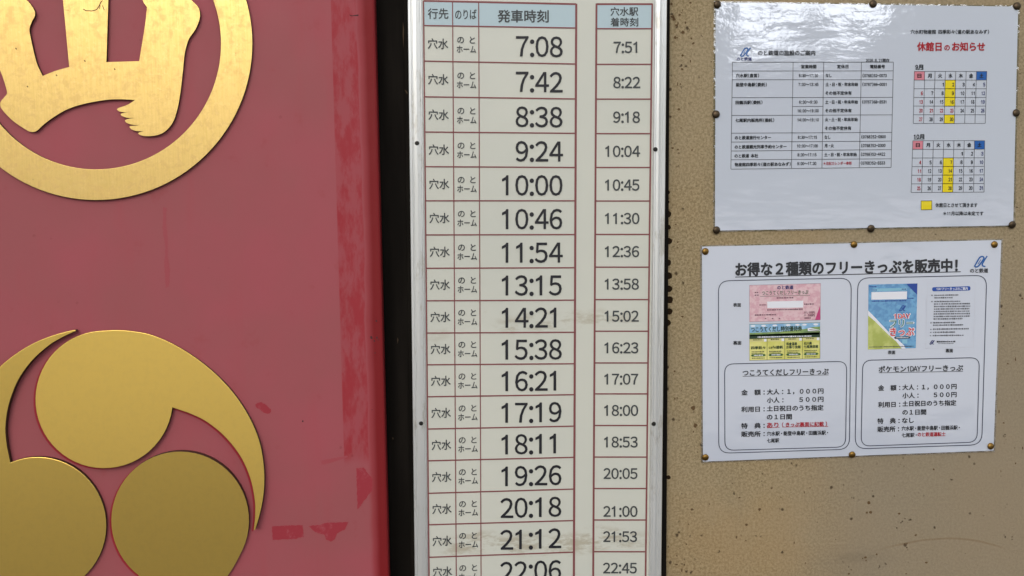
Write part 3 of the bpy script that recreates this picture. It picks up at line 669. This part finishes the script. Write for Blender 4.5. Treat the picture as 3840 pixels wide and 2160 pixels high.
# printed ticket pictures
def inkn(name, c1, c2, sc, lo=.4, hi=.6):
    n = N(name); n.set(Base_Color=n.mix(n.ramp(n.noise(sc, 3), lo, hi), lin(c1), lin(c2)), Roughness=.5); lam(n); return n.m
def marks(mb, z, x0, x1, y, hgt, mi, slope=0.0, off=None):
    """an illegible line of small print: short unequal dashes"""
    x = x0
    while x < x1:
        wd = random.uniform(.5, 1.1)*hgt; e = min(x+wd, x1); yy = y+(x-(x0+x1)/2)*slope
        k = random.uniform(.55, 1)*hgt/2
        mb.poly([z(x, yy-k), z(e, yy-k), z(e, yy+k*.8), z(x, yy+k*.8)], off or otext, mi); x = e+random.uniform(.12, .4)*hgt
z5 = lambda X, Y: (2800+X/4.2625, 1040+Y/4.2625); s5 = 4.2625
P_ = inkn('ticket_pink', (212, 160, 172), (222, 184, 192), 160); mg = ink('ticket_magenta', (188, 60, 118)); dg = ink('ticket_green_ink', (88, 110, 92)); br_ = ink('ticket_brown', (104, 70, 84)); ln = ink('ticket_edge', (150, 122, 136))
b = MB(); q = [(45, 126), (1183, 98), (1180, 680), (45, 712)]; b.poly([z5(*p) for p in q], ofill, 0); b.line([z5(*p) for p in q], 1.4, oline, 5, True)
b.poly([z5(*p) for p in ((1172, 455), (1178, 678), (1092, 684))], oline, 2); b.poly([z5(*p) for p in ((328, 388), (905, 373), (903, 482), (330, 492))], oline, 1)
zt(b, z5, s5, 'のと鉄道', 490, 745, 161, 66, 3, .03, -.02); zt(b, z5, s5, 'つこうてくだしフリーきっぷ', 245, 985, 243, 76, 4, .02, -.02); b.line([z5(215, 304), z5(1015, 288)], 1.4, oline, 4)
for x0, x1, y in ((130, 195, 242), (130, 195, 286), (480, 745, 328), (330, 895, 516), (205, 312, 442), (920, 1075, 428), (130, 470, 600), (925, 1030, 650)): marks(b, z5, x0, x1, y, 26, 6, -.022)
zt(b, z5, s5, '大1,000円', 915, 1085, 561, 42, 6, .03); zt(b, z5, s5, '小', 915, 950, 606, 38, 6, .03); zt(b, z5, s5, '500円', 980, 1085, 606, 42, 6, .03)
for x in (300, 412, 522): marks(b, z5, x-10, x+14, 660, 24, 6)
b.build('ticket_picture', [P_, K['white'], mg, K['navy'], dg, ln, br_], n2)
sky_ = inkn('ticket_sky', (108, 168, 214), (150, 196, 226), 60); fld = inkn('ticket_field', (96, 138, 56), (128, 160, 66), 60); dk = ink('ticket_dark_green', (30, 58, 34)); yl = inkn('ticket_yellow', (206, 204, 66), (226, 222, 120), 22); tan = ink('ticket_tan', (206, 200, 130))
b = MB(); q = [(45, 750), (1172, 722), (1172, 1296), (45, 1328)]; Q = lambda s, t: lerp([z5(*p) for p in q], s, t)
b.poly([Q(0, 0), Q(1, 0), Q(1, .20), Q(0, .24)], ofill, 0); b.poly([Q(0, .24), Q(.45, .23), Q(.78, .17), Q(.9, .12), Q(1, .11), Q(1, .36), Q(0, .36)], ofill+.0001, 1)
b.poly([Q(0, .29), Q(1, .27), Q(1, .335), Q(0, .335)], oline-.0001, 2); b.poly([Q(0, .335), Q(1, .335), Q(1, .41), Q(0, .41)], oline, 6)
for s in (.05, .20, .36, .55, .68, .78, .94): b.poly([(Q(s, .05)[0]+9*math.cos(t), Q(s, .05)[1]+3.4*math.sin(t)) for t in np.linspace(0, 6.28, 12, endpoint=False)], oline, 5)
zt(b, z5, s5, 'つこうてくだし特別優待券', 70, 885, 826, 88, 6, .03, -.022); marks(b, z5, 175, 1040, 948, 26, 5, -.022)
b.poly([z5(*p) for p in ((975, 812), (1020, 808), (1165, 842), (1165, 856), (980, 858))], oline, 5); b.line([z5(1000, 835), z5(1160, 850)], 2.2, otext, 7); b.line([z5(920, 872), z5(1165, 864)], 1.6, otext, 7)
ct = [('四季彩々',), ('cafe遊帆',), ('和倉温泉', 'お祭り会館'), ('石川県', '七尾美術館')]
for i in range(4):
    s0, s1 = i/4, (i+1)/4
    b.poly([Q(s0, .41), Q(s1, .41), Q(s1, 1), Q(s0, 1)], ofill, 3); b.poly([Q(s0+.005, .415), Q(s1-.05, .415), Q(s1-.05, .49), Q(s0+.005, .49)], oline, 4); b.poly([Q(s1-.045, .415), Q(s1-.008, .415), Q(s1-.008, .49), Q(s1-.045, .49)], oline, 5)
    b.line([Q(s1, .41), Q(s1, 1)], 1.4, oline+.0001, 7); X0 = 45+i*281; dy = -7*i
    marks(b, z5, X0+60, X0+190, 1000+dy, 24, 7, -.022)
    for r, s in enumerate(ct[i]):
        yy = (1125 if len(ct[i]) == 1 else 1076+52*r)+dy; xe = X0+255 if (len(s) > 4 or len(ct[i]) == 1) else X0+(200 if len(s) == 4 else 155)
        zt(b, z5, s5, s, X0+28, xe, yy, 52, 6, .035, -.022)
    marks(b, z5, X0+35, X0+235, 1190+dy, 22, 7, -.022); marks(b, z5, X0+35, X0+215, 1216+dy, 18, 7, -.022)
    b.poly([z5(X0+22+(0 if k in (0, 3) else 0), 0) for k in ()] or [z5(*p) for p in ((X0+22, 1250+dy), (X0+42, 1230+dy), (X0+240, 1224+dy), (X0+262, 1243+dy), (X0+240, 1262+dy), (X0+42, 1268+dy))], oline, 2)
    marks(b, z5, X0+70, X0+215, 1247+dy, 20, 5, -.022); marks(b, z5, X0+40, X0+240, 1292+dy, 20, 7, -.022)
b.line([z5(*p) for p in q], 1.4, oline+.0001, 7, True)
b.build('ticket_picture', [sky_, fld, ink('ticket_mid_green', (62, 100, 48)), yl, tan, K['white'], dk, ink('ticket_dark_grey', (84, 92, 60))], n2)
z6 = lambda X, Y: (3220+X/4.829, 1040+Y/4.829); s6 = 4.829
bb = inkn('ticket_blue', (52, 132, 190), (84, 160, 208), 150); gg = inkn('ticket_lime', (160, 172, 40), (190, 198, 92), 60)
b = MB(); b.poly([z6(*p) for p in ((178, 130), (1065, 110), (1035, 1280), (168, 1310))], ofill, 0)
b.poly([z6(*p) for p in ((171, 600), (260, 690), (420, 860), (560, 1010), (700, 1120), (820, 1230), (850, 1288), (168, 1310))], ofill+.0001, 1)
b.poly([z6(*p) for p in ((171, 690), (300, 800), (420, 920), (540, 1040), (680, 1160), (780, 1288), (168, 1308))], oline, 2)
b.poly([z6(*p) for p in ((862, 116), (1065, 110), (1058, 315))], oline, 3); b.poly([z6(*p) for p in ((232, 268), (876, 254), (872, 394), (230, 405))], oline, 1)
b.poly([z6(*p) for p in ((250, 205), (870, 190), (868, 240), (248, 255))], oline, 6)
marks(b, z6, 195, 330, 168, 26, 3); marks(b, z6, 250, 330, 230, 26, 3); marks(b, z6, 780, 862, 215, 26, 3); marks(b, z6, 880, 1000, 380, 26, 3); marks(b, z6, 240, 860, 428, 26, 3, -.02)
logo(b, lambda X, Y: z6(735+(X-288)*1.25, 510+(Y-196)*1.2), otext, 3, 3)
for s, x0, x1, y, em, mi in (('1DAY', 638, 938, 702, 112, 4), ('フリー', 565, 995, 830, 160, 5), ('きっぷ', 562, 1010, 985, 175, 4)):
    zt(b, z6, s6, s, x0, x1, y, em, 1, .085, -.02); k = otext
    text(b, s, *[z6(v, 0)[0] for v in (x0+10, x1-10)], z6(0, y)[1], em*.96/s6, otext+.0002, mi, .028, -.02)
b.poly([z6(*p) for p in ((640, 1095), (660, 1075), (920, 1070), (938, 1088), (920, 1108), (660, 1115))], oline, 7); marks(b, z6, 680, 900, 1092, 20, 1)
b.poly([z6(*p) for p in ((790, 1125), (880, 1122), (878, 1198), (788, 1202))], oline, 6); marks(b, z6, 195, 1000, 1255, 18, 7, -.02)
b.build('ticket_picture', [bb, K['white'], gg, ink('ticket_deep_blue', (30, 66, 150)), ink('ticket_red', (206, 62, 66)), ink('ticket_teal', (58, 128, 120)), ink('ticket_pale_blue', (130, 184, 208)), ink('ticket_near_black', (30, 40, 52))], n2)
b = MB(); q = [(1245, 105), (2110, 85), (2080, 1265), (1215, 1285)]; b.line([z6(*p) for p in q], 1.2, oline, 2, True)
b.poly(rrect([z6(*p) for p in ((1330, 180), (2025, 160), (2025, 238), (1332, 253))], 7, 5), oline, 0); zt(b, z6, s6, '1DAYフリーきっぷのご案内', 1410, 1975, 207, 56, 3, .02, -.015)
for x0, x1, y in ((1370, 1810, 322), (1370, 1700, 370), (1370, 1840, 436), (1365, 2025, 480), (1365, 2025, 526), (1363, 2010, 572), (1362, 2005, 616), (1360, 2015, 660), (1358, 2015, 706), (1356, 1890, 752), (1352, 1750, 820), (1350, 1900, 864), (1348, 1998, 935), (1346, 1745, 994), (1344, 1905, 1052)): marks(b, z6, x0, x1, y, 30, 1, -.012)
for x, y in ((1325, 325), (1325, 440), (1308, 826), (1304, 942), (1302, 998), (1298, 1056)): marks(b, z6, x-8, x+18, y, 26, 1)
logo(b, lambda X, Y: z6(1285+(X-288)*.9, 1140+(Y-196)*.9), otext, 4, 2.6); marks(b, z6, 1415, 1750, 1165, 32, 5, -.012); marks(b, z6, 1440, 1720, 1198, 14, 1, -.012)
b.build('ticket_picture', [ink('pill_blue', (34, 76, 160)), K['grey'], ink('ticket_faint_edge', (188, 190, 200)), K['white'], K['navy'], K['black']], n2)

# ---------------------------------------------------------------- drawing pins
def pin(u, v, r_px, mat, label, group, dent=0):
    c = pt(u, v, PO+.002); r = r_px*.00039; seg = 20
    o = MB(); prof = [(1.0, 0.0), (1.0, .0004), (.93, .0011), (.78, .0018), (.55, .0024), (.28, .0027)]
    P = [(r*k*math.cos(t), -h_, r*k*math.sin(t)) for k, h_ in prof for t in np.linspace(0, 2*math.pi, seg, endpoint=False)]
    P.append((0, -.0028, 0)); F_ = [[a*seg+i, a*seg+(i+1) % seg, (a+1)*seg+(i+1) % seg, (a+1)*seg+i] for a in range(len(prof)-1) for i in range(seg)]
    F_ += [[(len(prof)-1)*seg+i, (len(prof)-1)*seg+(i+1) % seg, len(P)-1] for i in range(seg)]
    # the steel shank that goes through the sheet into the board
    b0 = len(P); P += [(.0006*math.cos(t), y_, .0006*math.sin(t)) for y_ in (0, .008) for t in np.linspace(0, 2*math.pi, 6, endpoint=False)]
    F_ += [[b0+i, b0+(i+1) % 6, b0+6+(i+1) % 6, b0+6+i] for i in range(6)]
    o.world(P, F_); ob = o.build('drawing_pin', mat, None, smooth=True, recalc=True)
    ob.location = (c.x, -(PO+.0007), c.z); ob.rotation_euler = (R(random.uniform(-7, 7)), 0, R(random.uniform(-7, 7)))
    tag(ob, label, 'drawing pin', group)
G1, G2 = 'dark drawing pins holding the calendar notice', 'brass drawing pins holding the ticket notice'
for u, v, w_ in ((2691, 16, 'at the top corner of the calendar notice beside the timetable'), (3276, 14, 'at the middle of the top edge of the calendar notice'), (3816, 22, 'at the top corner of the calendar notice above its red heading'),
                 (2686, 428, 'half way down the calendar notice on its timetable side'), (3813, 423, 'half way down the calendar notice beside the upper month calendar'), (2688, 863, 'at the bottom corner of the calendar notice beside the timetable'),
                 (3268, 857, 'midway along the bottom edge of the calendar notice'), (3798, 843, 'at the bottom corner of the calendar notice under the yellow key')):
    pin(u, v, 14.2, M['brass_dark'], 'dark aged drawing pin '+w_, G1)
for u, v, w_ in ((2646, 943, 'at the top corner of the ticket notice beside the timetable'), (3204, 917, 'at the middle of the top edge of the ticket notice'), (3731, 917, 'at the top corner of the ticket notice above the blue logo'),
                 (2646, 1716, 'at the bottom corner of the ticket notice beside the timetable'), (3197, 1706, 'at the middle of the bottom edge of the ticket notice'), (3717, 1674, 'at the bottom corner of the ticket notice away from the timetable')):
    pin(u, v, 13, M['brass'], 'domed brass drawing pin '+w_, G2)
